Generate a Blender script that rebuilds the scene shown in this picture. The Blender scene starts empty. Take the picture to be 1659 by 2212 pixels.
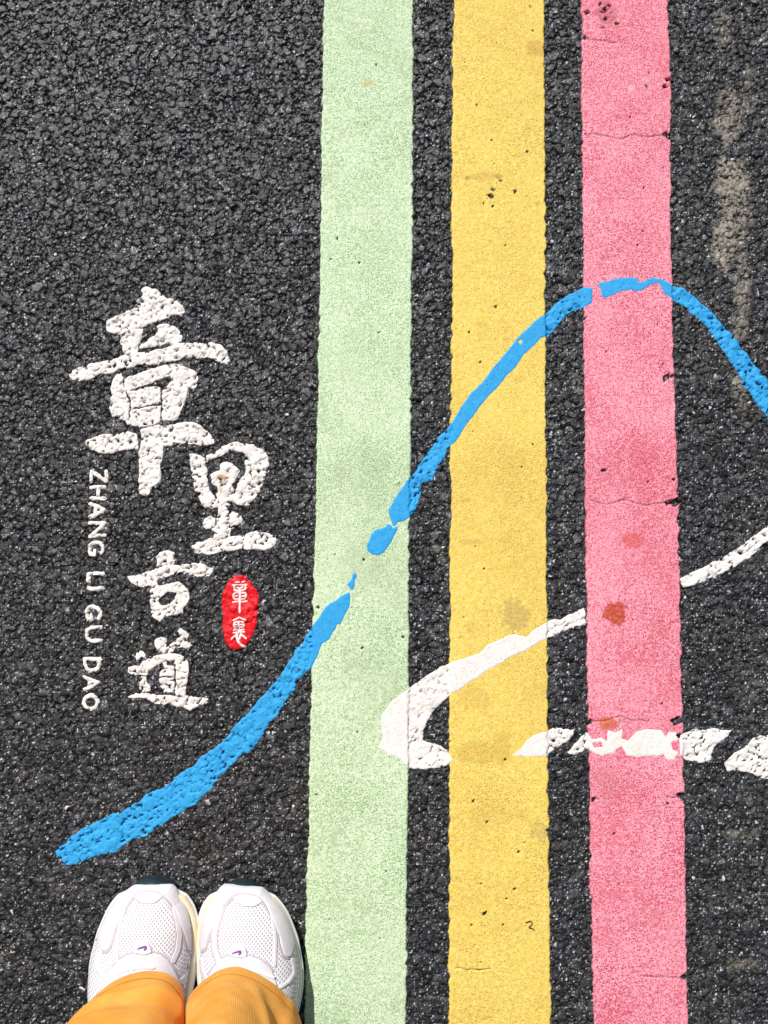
import bpy, bmesh, math, random
import numpy as np
from mathutils import Vector, Matrix
random.seed(5)
S = bpy.context.scene
COL = S.collection
F32 = np.float32

# ------------------------------------------------------------------ camera
# picture units: 1659 x 2211.4 ; the photo looks almost straight down
IW, IH = 1659.0, 2211.4
FPX = 2370.0
TILT = math.radians(6.3)
DIST = 1.143
cam_d = bpy.data.cameras.new('camera')
cam = bpy.data.objects.new('camera', cam_d)
COL.objects.link(cam)
cam.location = (0, -DIST*math.sin(TILT), DIST*math.cos(TILT))
cam.rotation_euler = (TILT, 0, 0)
cam_d.sensor_fit = 'VERTICAL'
cam_d.sensor_height = 24
cam_d.lens = 24*FPX/IH
cam_d.clip_start = 0.02
cam_d.clip_end = 500
S.camera = cam
CL = np.array(cam.location)
CT, ST = math.cos(TILT), math.sin(TILT)

def W(px, py, z=0.0):
    """point at height z seen at picture position px,py"""
    px = np.asarray(px, float); py = np.asarray(py, float)
    a = (px-IW/2)/FPX; b = -(py-IH/2)/FPX
    dx = a; dy = b*CT+ST; dz = b*ST-CT
    t = (z-CL[2])/dz
    return CL[0]+t*dx, CL[1]+t*dy

def proj(x, y, z):
    X = x-CL[0]; Y = y-CL[1]; Z = z-CL[2]
    yc = Y*CT+Z*ST; zc = -Y*ST+Z*CT
    return IW/2+FPX*X/(-zc), IH/2-FPX*yc/(-zc)

# ------------------------------------------------------------------ light
SUN_EL, SUN_AZ = math.radians(47), math.radians(-24)      # azimuth measured from +Y to +X
w = bpy.data.worlds.new("World"); S.world = w; w.use_nodes = True
nt = w.node_tree; nt.nodes.clear()
sky = nt.nodes.new('ShaderNodeTexSky'); sky.sky_type = 'NISHITA'; sky.sun_disc = False
sky.sun_elevation = SUN_EL; sky.sun_rotation = SUN_AZ
bg = nt.nodes.new('ShaderNodeBackground'); bg.inputs[1].default_value = 0.06
ow = nt.nodes.new('ShaderNodeOutputWorld')
nt.links.new(sky.outputs[0], bg.inputs[0]); nt.links.new(bg.outputs[0], ow.inputs[0])
sd = bpy.data.lights.new('sun', 'SUN'); sd.energy = 4.5; sd.angle = math.radians(0.53); sd.color = (1, .965, .91)
sun = bpy.data.objects.new('sun', sd); COL.objects.link(sun)
sdir = Vector((math.sin(SUN_AZ)*math.cos(SUN_EL), math.cos(SUN_AZ)*math.cos(SUN_EL), math.sin(SUN_EL)))
sun.rotation_euler = sdir.to_track_quat('Z', 'Y').to_euler()
sun.location = sdir*4
S.view_settings.view_transform = 'Standard'; S.view_settings.look = 'None'
S.view_settings.exposure = 0.10; S.view_settings.gamma = 1

# ------------------------------------------------------------------ node helpers
def new_mat(name, rough=.6, spec=.4):
    m = bpy.data.materials.new(name); m.use_nodes = True
    t = m.node_tree; b = t.nodes['Principled BSDF']
    b.inputs['Roughness'].default_value = rough
    b.inputs['Specular IOR Level'].default_value = spec
    return m, t, b
def N(t, typ, **k):
    n = t.nodes.new(typ)
    for a, v in k.items(): setattr(n, a, v)
    return n
def objco(t, scale=(1, 1, 1)):
    c = N(t, 'ShaderNodeTexCoord'); m = N(t, 'ShaderNodeMapping')
    m.inputs['Scale'].default_value = scale
    t.links.new(c.outputs['Object'], m.inputs[0]); return m.outputs[0]
def noise(t, co, scale, detail=3, rough=.6):
    n = N(t, 'ShaderNodeTexNoise'); n.inputs['Scale'].default_value = scale
    n.inputs['Detail'].default_value = detail; n.inputs['Roughness'].default_value = rough
    t.links.new(co, n.inputs['Vector']); return n.outputs['Fac']
def ramp(t, v, a, b, lo=0., hi=1.):
    n = N(t, 'ShaderNodeMapRange'); n.interpolation_type = 'SMOOTHSTEP'
    n.inputs['From Min'].default_value = a; n.inputs['From Max'].default_value = b
    n.inputs['To Min'].default_value = lo; n.inputs['To Max'].default_value = hi
    t.links.new(v, n.inputs['Value']); return n.outputs['Result']
def mix(t, f, a, b, mode='MIX'):
    n = N(t, 'ShaderNodeMix', data_type='RGBA', blend_type=mode)
    for s, v in ((n.inputs['Factor'], f), (n.inputs['A'], a), (n.inputs['B'], b)):
        if isinstance(v, (int, float)): s.default_value = v
        elif isinstance(v, tuple): s.default_value = (*v, 1)
        else: t.links.new(v, s)
    return n.outputs['Result']
def mth(t, op, a, b=0.):
    n = N(t, 'ShaderNodeMath', operation=op)
    for s, v in ((n.inputs[0], a), (n.inputs[1], b)):
        if isinstance(v, (int, float)): s.default_value = v
        else: t.links.new(v, s)
    return n.outputs[0]
def bump(t, b, h, strength, dist):
    n = N(t, 'ShaderNodeBump'); n.inputs['Strength'].default_value = strength
    n.inputs['Distance'].default_value = dist
    t.links.new(h, n.inputs['Height']); t.links.new(n.outputs[0], b.inputs['Normal'])
def attr(t, name):
    n = N(t, 'ShaderNodeAttribute'); n.attribute_name = name; return n.outputs

# ------------------------------------------------------------------ materials
def mat_asphalt():
    m, t, b = new_mat('asphalt', .5, .5)
    co = objco(t); A = attr(t, 'tone')
    f = noise(t, co, 900, 3, .7)
    c0 = mix(t, 1.0, A['Color'], mix(t, ramp(t, noise(t, co, 230, 3, .7), .35, .65), (.7, .7, .7), (1.35, 1.35, 1.35)), 'MULTIPLY')
    c0 = mix(t, 1.0, c0, mix(t, ramp(t, noise(t, co, 22, 4, .65), .3, .7), (.78, .78, .79), (1.25, 1.24, 1.20)), 'MULTIPLY')
    c = mix(t, 1.0, c0, mix(t, ramp(t, f, .3, .7), (.55, .55, .55), (1.5, 1.5, 1.5)), 'MULTIPLY')
    sp = ramp(t, noise(t, co, 640, 1, .5), .69, .74)
    c = mix(t, mth(t, 'MULTIPLY', sp, .5), c, (.36, .34, .28))
    t.links.new(c, b.inputs['Base Color'])
    t.links.new(ramp(t, f, .3, .7, .37, .52), b.inputs['Roughness'])
    bump(t, b, mth(t, 'ADD', noise(t, co, 1000, 4, .75), mth(t, 'MULTIPLY', noise(t, co, 420, 2, .6), .5)), .5, .0007)
    return m

def mat_stripe(name, base, light, spk, spk2, dens):
    m, t, b = new_mat(name, .70, .25)
    co = objco(t); A = attr(t, 'stain')
    c = mix(t, ramp(t, noise(t, co, 260, 4, .75), .3, .7), base, light)
    big = noise(t, co, 9, 4, .6)
    fine = noise(t, co, 640, 2, .7)
    thr = mth(t, 'ADD', fine, mth(t, 'MULTIPLY', big, .24))
    s1 = ramp(t, thr, dens-.04, dens+.03)
    c = mix(t, mth(t, 'MULTIPLY', s1, .85), c, spk)
    med = noise(t, co, 380, 3, .6)
    s2 = ramp(t, mth(t, 'ADD', med, mth(t, 'MULTIPLY', noise(t, co, 14, 3, .6), .45)), dens+.05, dens+.17)
    c = mix(t, mth(t, 'MULTIPLY', s2, .55), c, spk2)
    c = mix(t, ramp(t, noise(t, co, 3.5, 3, .6), .45, .7, 0, .18), c, spk2)
    c = mix(t, A['Alpha'], c, A['Color'])
    t.links.new(c, b.inputs['Base Color'])
    bump(t, b, mth(t, 'ADD', noise(t, co, 700, 3, .7), mth(t, 'MULTIPLY', noise(t, co, 240, 2), .6)), .75, .0007)
    return m

def mat_paint(name, base, dark, rough=.5, spec=.4, dirt=.3, bub=.5):
    m, t, b = new_mat(name, rough, spec)
    co = objco(t); A = attr(t, 'stain')
    c = mix(t, ramp(t, noise(t, co, 150, 5, .75), .35, .75), base, dark)
    c = mix(t, ramp(t, noise(t, co, 600, 2, .6), .62, .72, 0, dirt), c, (.16, .14, .12))
    v = N(t, 'ShaderNodeTexVoronoi'); v.inputs['Scale'].default_value = 330; t.links.new(co, v.inputs['Vector'])
    dot = ramp(t, v.outputs['Distance'], .14, .27, 1, 0)
    c = mix(t, mth(t, 'MULTIPLY', dot, bub), c, tuple(x*.35 for x in base))
    c = mix(t, A['Alpha'], c, A['Color'])
    t.links.new(c, b.inputs['Base Color'])
    bump(t, b, mth(t, 'SUBTRACT', noise(t, co, 420, 3, .65), mth(t, 'MULTIPLY', dot, .5)), .4, .0005)
    return m

M = {}
M['asphalt'] = mat_asphalt()
M['green'] = mat_stripe('green_thermoplastic', (.55, .70, .43), (.76, .86, .64), (.15, .32, .10), (.35, .44, .24), .690)
M['yellow'] = mat_stripe('yellow_thermoplastic', (.76, .545, .095), (.88, .70, .20), (.38, .21, .04), (.60, .37, .07), .725)
M['pink'] = mat_stripe('pink_thermoplastic', (.84, .28, .36), (.93, .43, .51), (.42, .02, .06), (.60, .07, .12), .675)
M['blue'] = mat_paint('blue_paint', (.035, .375, .74), (.024, .29, .64), .62, .25, .10, .6)
M['white'] = mat_paint('white_paint', (.84, .80, .76), (.74, .69, .64), .6, .3, .22, .38)
M['red'] = mat_paint('red_paint', (.74, .006, .014), (.58, .004, .010), .5, .3, .15, 0)

# ------------------------------------------------------------------ tagging
def tag(o, label=None, cat=None, group=None, kind=None):
    if label: o['label'] = label
    if cat: o['category'] = cat
    if group: o['group'] = group
    if kind: o['kind'] = kind
    return o
def empty(name, loc, label, cat, group=None):
    o = bpy.data.objects.new(name, None); COL.objects.link(o); o.location = loc
    o.empty_display_size = .02
    return tag(o, label, cat, group)
def link_mesh(name, me, mat, parent=None, loc=(0, 0, 0), ploc=(0, 0, 0)):
    o = bpy.data.objects.new(name, me); COL.objects.link(o)
    me.materials.append(mat)
    o.parent = parent
    o.location = Vector(loc)-Vector(ploc)
    return o
def tri_mesh(name, co, tris, smooth=True, quads=False):
    k = 4 if quads else 3
    me = bpy.data.meshes.new(name)
    n, f = len(co), len(tris)
    me.vertices.add(n); me.vertices.foreach_set('co', np.ascontiguousarray(co, F32).ravel())
    me.loops.add(f*k); me.loops.foreach_set('vertex_index', np.ascontiguousarray(tris, np.int32).ravel())
    me.polygons.add(f); me.polygons.foreach_set('loop_start', np.arange(0, f*k, k, dtype=np.int32))
    me.polygons.foreach_set('use_smooth', np.full(f, smooth, bool))
    me.update(calc_edges=True)
    return me
def put_col(me, name, rgba):
    a = me.color_attributes.new(name, 'FLOAT_COLOR', 'POINT')
    a.data.foreach_set('color', np.ascontiguousarray(rgba, F32).ravel())

# ------------------------------------------------------------------ numpy noise
rng = np.random.default_rng(11)
T = rng.random((24, 512, 512)).astype(F32)
def vnoise(X, Y, s, k=0):
    u = X/s+137.3; v = Y/s+219.7
    i = np.floor(u).astype(np.int32); j = np.floor(v).astype(np.int32)
    fu = (u-i).astype(F32); fv = (v-j).astype(F32)
    fu = fu*fu*(3-2*fu); fv = fv*fv*(3-2*fv)
    i0 = i & 511; j0 = j & 511; i1 = (i+1) & 511; j1 = (j+1) & 511
    t = T[k % 24]
    return (t[i0, j0]*(1-fu)*(1-fv)+t[i1, j0]*fu*(1-fv)+t[i0, j1]*(1-fu)*fv+t[i1, j1]*fu*fv)*2-1
def fbm(X, Y, s, k=0, o=3):
    r = 0; a = 1; n = 0
    for q in range(o):
        r = r+a*vnoise(X, Y, s/2**q, k+q*5); n += a; a *= .55
    return r/n
def stones(X, Y, s, k, rmin, rmax, amp, present=1.0):
    """broken angular stones, one per jittered cell: height and a random number for each"""
    I = np.floor(X/s).astype(np.int32); J = np.floor(Y/s).astype(np.int32)
    best = np.full(X.shape, -1, F32); bid = np.zeros(X.shape, F32)
    for di in (-1, 0, 1):
        for dj in (-1, 0, 1):
            a = (I+di) & 511; b = (J+dj) & 511
            cx = (I+di+.5+.8*(T[k, a, b]-.5))*s; cy = (J+dj+.5+.8*(T[k+1, a, b]-.5))*s
            dx = (X-cx).astype(F32); dy = (Y-cy).astype(F32)
            r = s*(rmin+(rmax-rmin)*T[k+2, a, b])
            th = T[k+3, a, b]*6.283
            q = np.full(X.shape, -1e9, F32)
            for n in range(5):
                ang = th+n*1.2566+(T[k+4, (a+n*31) & 511, b]-.5)*.8
                q = np.maximum(q, (np.cos(ang)*dx+np.sin(ang)*dy)*(.75+.5*T[k+4, a, (b+n*17) & 511]))
            q = q/r
            h = amp*(T[k+5, a, b]-.5)
            tx = (T[k+2, b, a]-.5)*.40; ty = (T[k+3, b, a]-.5)*.40
            h = h+tx*dx+ty*dy-r*.12*np.clip(q, 0, 1)**2-r*2.0*np.clip(q-.80, 0, 1.5)
            if present < 1: h = np.where(T[k+1, b, a] < present, h, -1)
            m = h > best
            best = np.where(m, h, best); bid = np.where(m, T[k, b, a], bid)
    return best, bid

# ------------------------------------------------------------------ the grid every ground surface shares
def axis(lo, hi, d, lo2, hi2, d2, far):
    mid = np.arange(lo, hi, d)
    up = np.arange(mid[-1]+d2, hi2, d2); dn = np.arange(mid[0]-d2, lo2, -d2)[::-1]
    def grow(s0, sign):
        r = []; p = s0; st = d2
        while abs(p) < far:
            st = min(st*1.25, 12); p = p+sign*st; r.append(p)
        return np.array(r)
    return np.concatenate([grow(dn[0], -1)[::-1], dn, mid, up, grow(up[-1], 1)])
D = .0009
xs = axis(-.47, .47, D, -1.0, 1.0, .0042, 120)
ys = axis(-.56, .66, D, -1.0, 1.3, .0042, 120)
ix0 = np.searchsorted(xs, -.4699); ix1 = np.searchsorted(xs, .468)
iy0 = np.searchsorted(ys, -.5599); iy1 = np.searchsorted(ys, .658)
X, Y = np.meshgrid(xs, ys)          # [iy, ix]
X = X.astype(F32); Y = Y.astype(F32)
Xw = X+.0012*vnoise(X, Y, .004, 3); Yw = Y+.0012*vnoise(X, Y, .004, 9)
hA, iA = stones(Xw, Yw, .0090, 0, .36, .56, .0018, .42)
hB, iB = stones(Xw, Yw, .0050, 6, .36, .58, .0026, .75)
hC, iC = stones(Xw+.3, Yw, .0028, 12, .38, .62, .0032, .85)
G = hA-.0004; ID = iA
G2 = hB-.0012; m = G2 > G; G = np.where(m, G2, G); ID = np.where(m, iB, ID)
G2 = hC-.0026; small = G2 > G; G = np.where(small, G2, G); ID = np.where(small, iC, ID)
G = np.maximum(G, -.0062+.0012*vnoise(X, Y, .003, 20))
G = G+.00017*vnoise(X, Y, .0015, 2)+.00016*vnoise(X, Y, .0036, 15)+.0006*fbm(X, Y, .05, 4)
G = G*.84
fadex = np.interp(np.abs(X), [.8, 1.1], [1, 0]); fadey = np.interp(np.abs(Y-.15), [1.0, 1.25], [1, 0])
G = (G*np.minimum(fadex, fadey)).astype(F32)

def tri_cells(mask):
    """triangles for grid cells (vertex-any mask)"""
    c = mask[:-1, :-1] | mask[1:, :-1] | mask[:-1, 1:] | mask[1:, 1:]
    iy, ix = np.nonzero(c); nx = mask.shape[1]
    a = iy*nx+ix
    return np.concatenate([np.stack([a, a+1, a+nx+1], 1), np.stack([a, a+nx+1, a+nx], 1)])
def surf(name, Z, mask, mat, sl=None, attrs=None, parent=None, ploc=(0, 0, 0), own_origin=True, smooth=True, top=None):
    """mesh of the grid cells where mask is true"""
    XX = X if sl is None else X[sl]; YY = Y if sl is None else Y[sl]
    t = tri_cells(mask)
    u, inv = np.unique(t, return_inverse=True)
    co = np.stack([XX.ravel()[u], YY.ravel()[u], Z.ravel()[u]], 1).astype(np.float64)
    loc = np.array([0., 0., 0.])
    if own_origin: loc = np.array([co[:, 0].mean(), co[:, 1].mean(), 0])
    me = tri_mesh(name, co-loc, inv.reshape(-1, 3), smooth)
    for k, v in (attrs or {}).items(): put_col(me, k, v.reshape(-1, 4)[u])
    o = link_mesh(name, me, mat, parent, loc, ploc)
    return o
def sm(x, a, b):
    t = np.clip((x-a)/(b-a), 0, 1); return t*t*(3-2*t)

# ---- asphalt tone (stone colour, light stones, dried mud)
tone = np.zeros(X.shape+(4,), F32)
base = .009+.036*ID**2.2
base = np.where(small, base*.85, base)
sparkle = vnoise(X, Y, .0016, 17)
base = base*(1+.5*vnoise(X, Y, .0021, 18))
base = np.where((ID > .9955), .085, base)
base = np.where(small & (ID > .985) & (sparkle > -.2), .42, base)
vn = vnoise(X, Y, .0014, 19)
base = np.where(vn > .80, .50, base); base = np.where(vn < -.80, .2, base)
warm = fbm(X, Y, .05, 7)*.5+.5
rr = T[5][(ID*5111).astype(np.int32) & 511, (ID*977).astype(np.int32) & 511]
tone[..., 0] = base*(.98+.10*warm+.10*(rr-.5)); tone[..., 1] = base*(1.02+.05*warm); tone[..., 2] = base*(1.26-.20*warm-.25*(rr-.5)*(rr > .6))
def blotch(px, py, rx, ry, ang=0, k=0, soft=.35, ns=.012):
    cx, cy = W(px, py); mm = .475e-3
    dx = X-cx; dy = Y-cy; c, s = math.cos(ang), math.sin(ang)
    u = (dx*c+dy*s)/(rx*mm); v = (-dx*s+dy*c)/(ry*mm)
    return sm(1-np.sqrt(u*u+v*v)+.45*fbm(X, Y, ns, k), 0, soft)
mud = np.zeros(X.shape, F32)
for (px, py, rx, ry, s) in ((1575, 250, 40, 95, .55), (1583, 420, 48, 130, .9), (1562, 520, 30, 90, .8), (1600, 620, 26, 90, .6), (1600, 700, 25, 60, .4),
                            (1560, 60, 28, 70, .3), (1625, 190, 30, 80, .25), (1600, 1800, 40, 14, .25), (1600, 2085, 46, 16, .30), (1620, 1500, 40, 30, .1), (1600, 830, 26, 60, .3),
                            (1245, 830, 10, 30, .5), (205, 190, 26, 14, .12), (130, 460, 24, 10, .35), (620, 455, 22, 10, .3), (730, 2200, 30, 80, .1)):
    mud = np.maximum(mud, s*blotch(px, py, rx, ry, 0, 3, .5, .016))
mud *= sm(G+.0010*fbm(X, Y, .006, 8), -.0032, -.0017)*np.clip(.9+.6*vnoise(X, Y, .0018, 10), 0, 1)
fade = np.minimum(fadex, fadey)[..., None].astype(F32)
tone[..., :3] = tone[..., :3]*fade+np.array([.019, .0195, .0195], F32)*(1-fade)
mud *= fade[..., 0]
for c, v in enumerate((.36, .315, .25)): tone[..., c] = tone[..., c]*(1-.85*mud)+v*.85*mud
tone[..., 3] = 1
road = surf('asphalt_road', G, np.ones(X.shape, bool), M['asphalt'], attrs={'tone': tone}, own_origin=False, smooth=False)
tag(road, 'dark coarse asphalt road surface', None, None, 'structure')
road.name = 'road'

# ------------------------------------------------------------------ the three thick stripes
def edge(pts, k, sc=.0019, period=.021):
    """x of an edge as a function of y, with small scallops"""
    gx, gy = W([p[0] for p in pts], [p[1] for p in pts])
    o = np.argsort(gy); gx = np.array(gx)[o]; gy = np.array(gy)[o]
    s0 = (gx[-1]-gx[0])/(gy[-1]-gy[0])
    gy = np.concatenate([[gy[0]-40], gy, [gy[-1]+40]]); gx = np.concatenate([[gx[0]-40*s0], gx, [gx[-1]+40*s0]])
    e = np.interp(ys, gy, gx)
    y = ys.astype(F32); z = np.zeros_like(y)+k*1.37
    ph = y/period*math.pi+2.2*vnoise(y, z, .05, k)
    sca = (np.abs(np.sin(ph))-.6)*sc*np.clip(.35+.8*vnoise(y, z, .07, k+2), .05, 1)
    return e, sca+.0007*vnoise(y, z, .006, k+3)+.0009*vnoise(y, z, .03, k+4)
def seg_dist(XX, YY, pts):
    d = np.full(XX.shape, 1e9, F32)
    for (ax, ay), (bx, by) in zip(pts[:-1], pts[1:]):
        vx, vy = bx-ax, by-ay; L = vx*vx+vy*vy+1e-18
        t = np.clip(((XX-ax)*vx+(YY-ay)*vy)/L, 0, 1)
        d = np.minimum(d, np.hypot(XX-ax-t*vx, YY-ay-t*vy))
    return d
def stripe(name, mat, L, R, k, label, chips, specks, cracks, stains):
    eL, nL = edge(L, k); eR, nR = edge(R, k+7)
    i0 = np.searchsorted(xs, min(eL[(ys > -1) & (ys < 1.3)])-.012); i1 = np.searchsorted(xs, max(eR[(ys > -1) & (ys < 1.3)])+.012)
    j0 = np.searchsorted(ys, -3.); j1 = np.searchsorted(ys, 4.)
    sl = (slice(j0, j1), slice(i0, i1))
    XX, YY = X[sl], Y[sl]
    e = np.minimum(XX-(eL-nL)[j0:j1, None], (eR+nR)[j0:j1, None]-XX).astype(F32)
    e = e+.0005*vnoise(XX, YY, .003, 5)
    mmp = .475e-3
    for (px, py, r) in chips:
        cx, cy = W(px, py)
        rad = np.maximum(np.abs((XX-cx)*.9+(YY-cy)*.5), np.abs((YY-cy)-(XX-cx)*.4)*1.25)+.0030*fbm(XX, YY, .0045, k+2)
        e = np.minimum(e, rad-r*mmp)
    pit = np.zeros(XX.shape, F32)
    for (px, py, r) in specks:
        cx, cy = W(px, py)
        pit = np.maximum(pit, sm(r*mmp+.0005-np.hypot(XX-cx, YY-cy)*(1+.6*vnoise(XX, YY, .0016, 3)), 0, .0008))
    for pts in cracks:
        gx, gy = W([p[0] for p in pts], [p[1] for p in pts])
        wob = .0012*fbm(XX, YY, .008, k)
        dd = seg_dist(XX+wob, YY+.0022*fbm(XX, YY, .012, k+3), list(zip(gx, gy)))
        pit = np.maximum(pit, sm(.0009-dd, 0, .0007)*.42)
    lvl = .0013+.0004*fbm(XX, YY, .12, k+1)+.00022*fbm(XX, YY, .012, k)+.00010*vnoise(XX, YY, .0022, k)
    cov = np.clip(e/.0012, -1, 1)
    cov = np.where(cov > 0, 1-(1-cov)**2, cov)
    P = np.where(cov > 0, -.0006+(lvl+.0006)*cov**.6, -.0006-.004*(-cov))
    P = np.where(cov > 0, np.maximum(P, G[sl]+.0003*np.minimum(1, cov*3)), P)
    P = P-pit*.0034
    P = P.astype(F32)
    st = np.zeros(XX.shape+(4,), F32)
    for (px, py, rx, ry, col, a) in stains:
        cx, cy = W(px, py)
        u = (XX-cx)/(rx*mmp); v = (YY-cy)/(ry*mmp)
        al = a*sm(1-np.sqrt(u*u+v*v)+.42*fbm(XX, YY, .005, k), 0, .30)*(.75+.25*vnoise(XX, YY, .0013, 4))
        mm_ = al > st[..., 3]
        for c in range(3): st[..., c] = np.where(mm_, col[c], st[..., c])
        st[..., 3] = np.maximum(st[..., 3], al)
    # pits and cracks tinted dark brown
    g = pit*.9; mm_ = g > st[..., 3]
    for c, v in enumerate((.05, .035, .03)): st[..., c] = np.where(mm_, v, st[..., c])
    st[..., 3] = np.maximum(st[..., 3], g)
    o = surf(name, P, e > -.0012, mat, sl, {'stain': st})
    tag(o, label, 'painted line', 'coloured guide stripes on the asphalt')
    return sl, P

def rspecks(x0, x1, y0, y1, n, seed, rmax=3.0):
    r = random.Random(seed)
    return [(r.uniform(x0, x1), r.uniform(y0, y1), r.choice((.3, .6, 1, 1.4, rmax))) for _ in range(n)]
BR = (.42, .20, .03); OC = (.50, .30, .05); GB = (.42, .30, .11)
slG, PG = stripe('painted_stripe', M['green'],
    [(699, 0), (695, 300), (690, 700), (682, 1100), (672, 1500), (664, 1900), (656, 2211)],
    [(893, 0), (892, 300), (892, 500), (889, 700), (886, 1000), (884, 1300), (882, 1600), (880, 1900), (876, 2211)], 1,
    'pale green painted stripe beside the white lettering, leftmost of the three stripes',
    [(898, 400, 7), (889, 1050, 5)],
    [(745, 196, 1), (788, 270, 1.2), (892, 2020, 2), (782, 1400, 2.4), (869, 1375, 2), (688, 1313, 2.2), (760, 1313, 1), (712, 1985, 1), (715, 560, 1)]+rspecks(675, 880, 0, 2200, 20, 3, 1.3),
    [],
    [(795, 180, 12, 11, (.55, .38, .12), .65), (700, 1290, 16, 20, (.5, .62, .40), .3), (735, 1020, 14, 20, (.35, .42, .24), .35), (760, 770, 30, 60, (.42, .54, .33), .25), (780, 1225, 60, 60, (.38, .48, .28), .28), (820, 1480, 70, 120, (.42, .54, .32), .25)])
slY, PY = stripe('painted_stripe', M['yellow'],
    [(980, 0), (976, 300), (976, 700), (973, 1100), (972, 1500), (972, 1900), (970, 2211)],
    [(1176, 0), (1177, 300), (1178, 700), (1180, 1100), (1183, 1500), (1187, 1900), (1190, 2211)], 2,
    'yellow painted stripe between the pale green and the pink stripe',
    [(1187, 1795, 7), (970, 1600, 4)],
    [(1151, 67, 1.5), (1031, 290, 1), (1061, 424, 4.5), (1113, 414, 3), (1064, 410, 2.2), (1138, 328, 2.6), (1062, 304, 1.6), (1044, 440, 1.4), (1092, 530, 1.4), (1127, 1010, 1.4), (1150, 960, 1),
     (1070, 662, 3), (1012, 718, 1.6), (1047, 1973, 4), (1087, 1997, 2.4), (1018, 1997, 2), (1022, 1730, 1.6), (1120, 1840, 1.5), (1051, 1775, 2), (1112, 1920, 1.4), (1092, 1640, 1.6), (1110, 1370, 1.2)]+rspecks(985, 1175, 0, 2200, 26, 4, 1.4),
    [[(985, 2090), (1040, 2094), (1060, 2093)]],
    [(1112, 1328, 36, 36, GB, .62), (1018, 1358, 12, 16, OC, .4), (1085, 1612, 24, 42, OC, .48), (1157, 105, 27, 24, BR, .50), (1164, 1795, 22, 20, GB, .5), (1130, 1760, 12, 12, OC, .35),
     (1020, 1505, 40, 28, BR, .30), (1030, 1625, 55, 30, BR, .30), (1060, 1760, 50, 30, BR, .22), (1040, 382, 40, 12, BR, .38), (1010, 385, 7, 6, (.2, .14, .03), .7), (1075, 382, 9, 7, BR, .8), (1040, 700, 14, 8, BR, .3),
     (1120, 820, 14, 12, OC, .35), (1015, 1170, 30, 8, BR, .35), (1140, 280, 10, 12, BR, .3), (1160, 440, 8, 8, BR, .5), (1008, 1080, 14, 6, BR, .4)])
slP, PP = stripe('painted_stripe', M['pink'],
    [(1257, 0), (1258, 300), (1262, 700), (1265, 1100), (1270, 1500), (1276, 1900), (1282, 2211)],
    [(1443, 0), (1448, 200), (1450, 500), (1454, 700), (1461, 950), (1466, 1150), (1472, 1450), (1478, 1700), (1481, 1900), (1486, 2211)], 3,
    'pink painted stripe, rightmost of the three, with red stains and chipped right edge',
    [(1442, 173, 5), (1436, 188, 4), (1446, 296, 7), (1436, 290, 4), (1440, 815, 8), (1452, 812, 5), (1462, 1084, 11), (1444, 1086, 5), (1462, 1558, 10), (1476, 1720, 10), (1470, 1590, 7), (1262, 82, 6),
     (1307, 22, 5), (1318, 14, 4), (1322, 30, 4), (1308, 42, 3.4), (1296, 10, 3.2), (1332, 52, 3), (1304, 28, 5), (1300, 60, 2.5), (1268, 28, 3), (1263, 690, 4), (1272, 1560, 7), (1284, 1725, 5), (1478, 2110, 7)],
    [(1396, 188, 2.5), (1388, 500, 2), (1376, 530, 1.6), (1361, 255, 1.4), (1305, 1017, 3), (1400, 1040, 1.6), (1454, 1035, 2.4), (1420, 700, 2), (1443, 1735, 2), (1310, 760, 1)]+rspecks(1275, 1440, 0, 2200, 22, 5, 1.4),
    [[(1262, 290), (1310, 295), (1345, 300), (1360, 293), (1400, 297), (1448, 292)], [(1275, 1082), (1310, 1090), (1350, 1080), (1395, 1090), (1440, 1086)],
     [(1280, 1558), (1312, 1555), (1340, 1545), (1370, 1556), (1400, 1558)], [(1262, 85), (1290, 88), (1330, 92)], [(1385, 2108), (1420, 2112), (1450, 2108), (1478, 2110)], [(1440, 1720), (1478, 1722)]],
    [(1328, 1325, 32, 29, (.48, .06, .015), 1.15), (1366, 1168, 24, 20, (.60, .08, .05), .75), (1312, 1562, 24, 16, (.55, .12, .03), .95), (1345, 1602, 18, 20, (.6, .16, .08), .45), (1425, 1360, 30, 26, (.55, .16, .12), .3),
     (1310, 1690, 30, 40, (.55, .17, .16), .4), (1360, 190, 7, 9, (.8, .55, .55), .7), (1392, 175, 9, 9, (.75, .5, .5), .5), (1310, 30, 26, 32, (.30, .08, .08), .5), (1395, 970, 30, 40, (.55, .10, .12), .1),
     (1450, 1612, 12, 18, (.85, .08, .20), .75), (1352, 1625, 14, 8, (.85, .1, .2), .55), (1420, 1975, 22, 22, (.55, .14, .14), .3)])

# base heights that thin paint lies on
Bh = G.copy(); onS = np.zeros(X.shape, bool)
for sl, P in ((slG, PG), (slY, PY), (slP, PP)):
    onS[sl] |= P > Bh[sl]; Bh[sl] = np.maximum(Bh[sl], P)
# smoothed asphalt in the fine zone
def blur(A, r):
    B = A.astype(np.float64)
    for ax in (0, 1):
        for _ in range(2):
            c = np.cumsum(np.pad(B, [(r+1, r) if a == ax else (0, 0) for a in (0, 1)], mode='edge'), axis=ax)
            B = (np.take(c, range(2*r+1, c.shape[ax]), ax)-np.take(c, range(0, c.shape[ax]-2*r-1), ax))/(2*r+1)
    return B.astype(F32)
FZ = (slice(iy0, iy1), slice(ix0, ix1))
Gs = G.copy(); Gs[FZ] = blur(G[FZ], 3)-.0001
Bs = Bh.copy(); Bs[FZ] = np.where(onS[FZ], blur(Bh[FZ], 1), blur(G[FZ], 4)+.0004)

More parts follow.
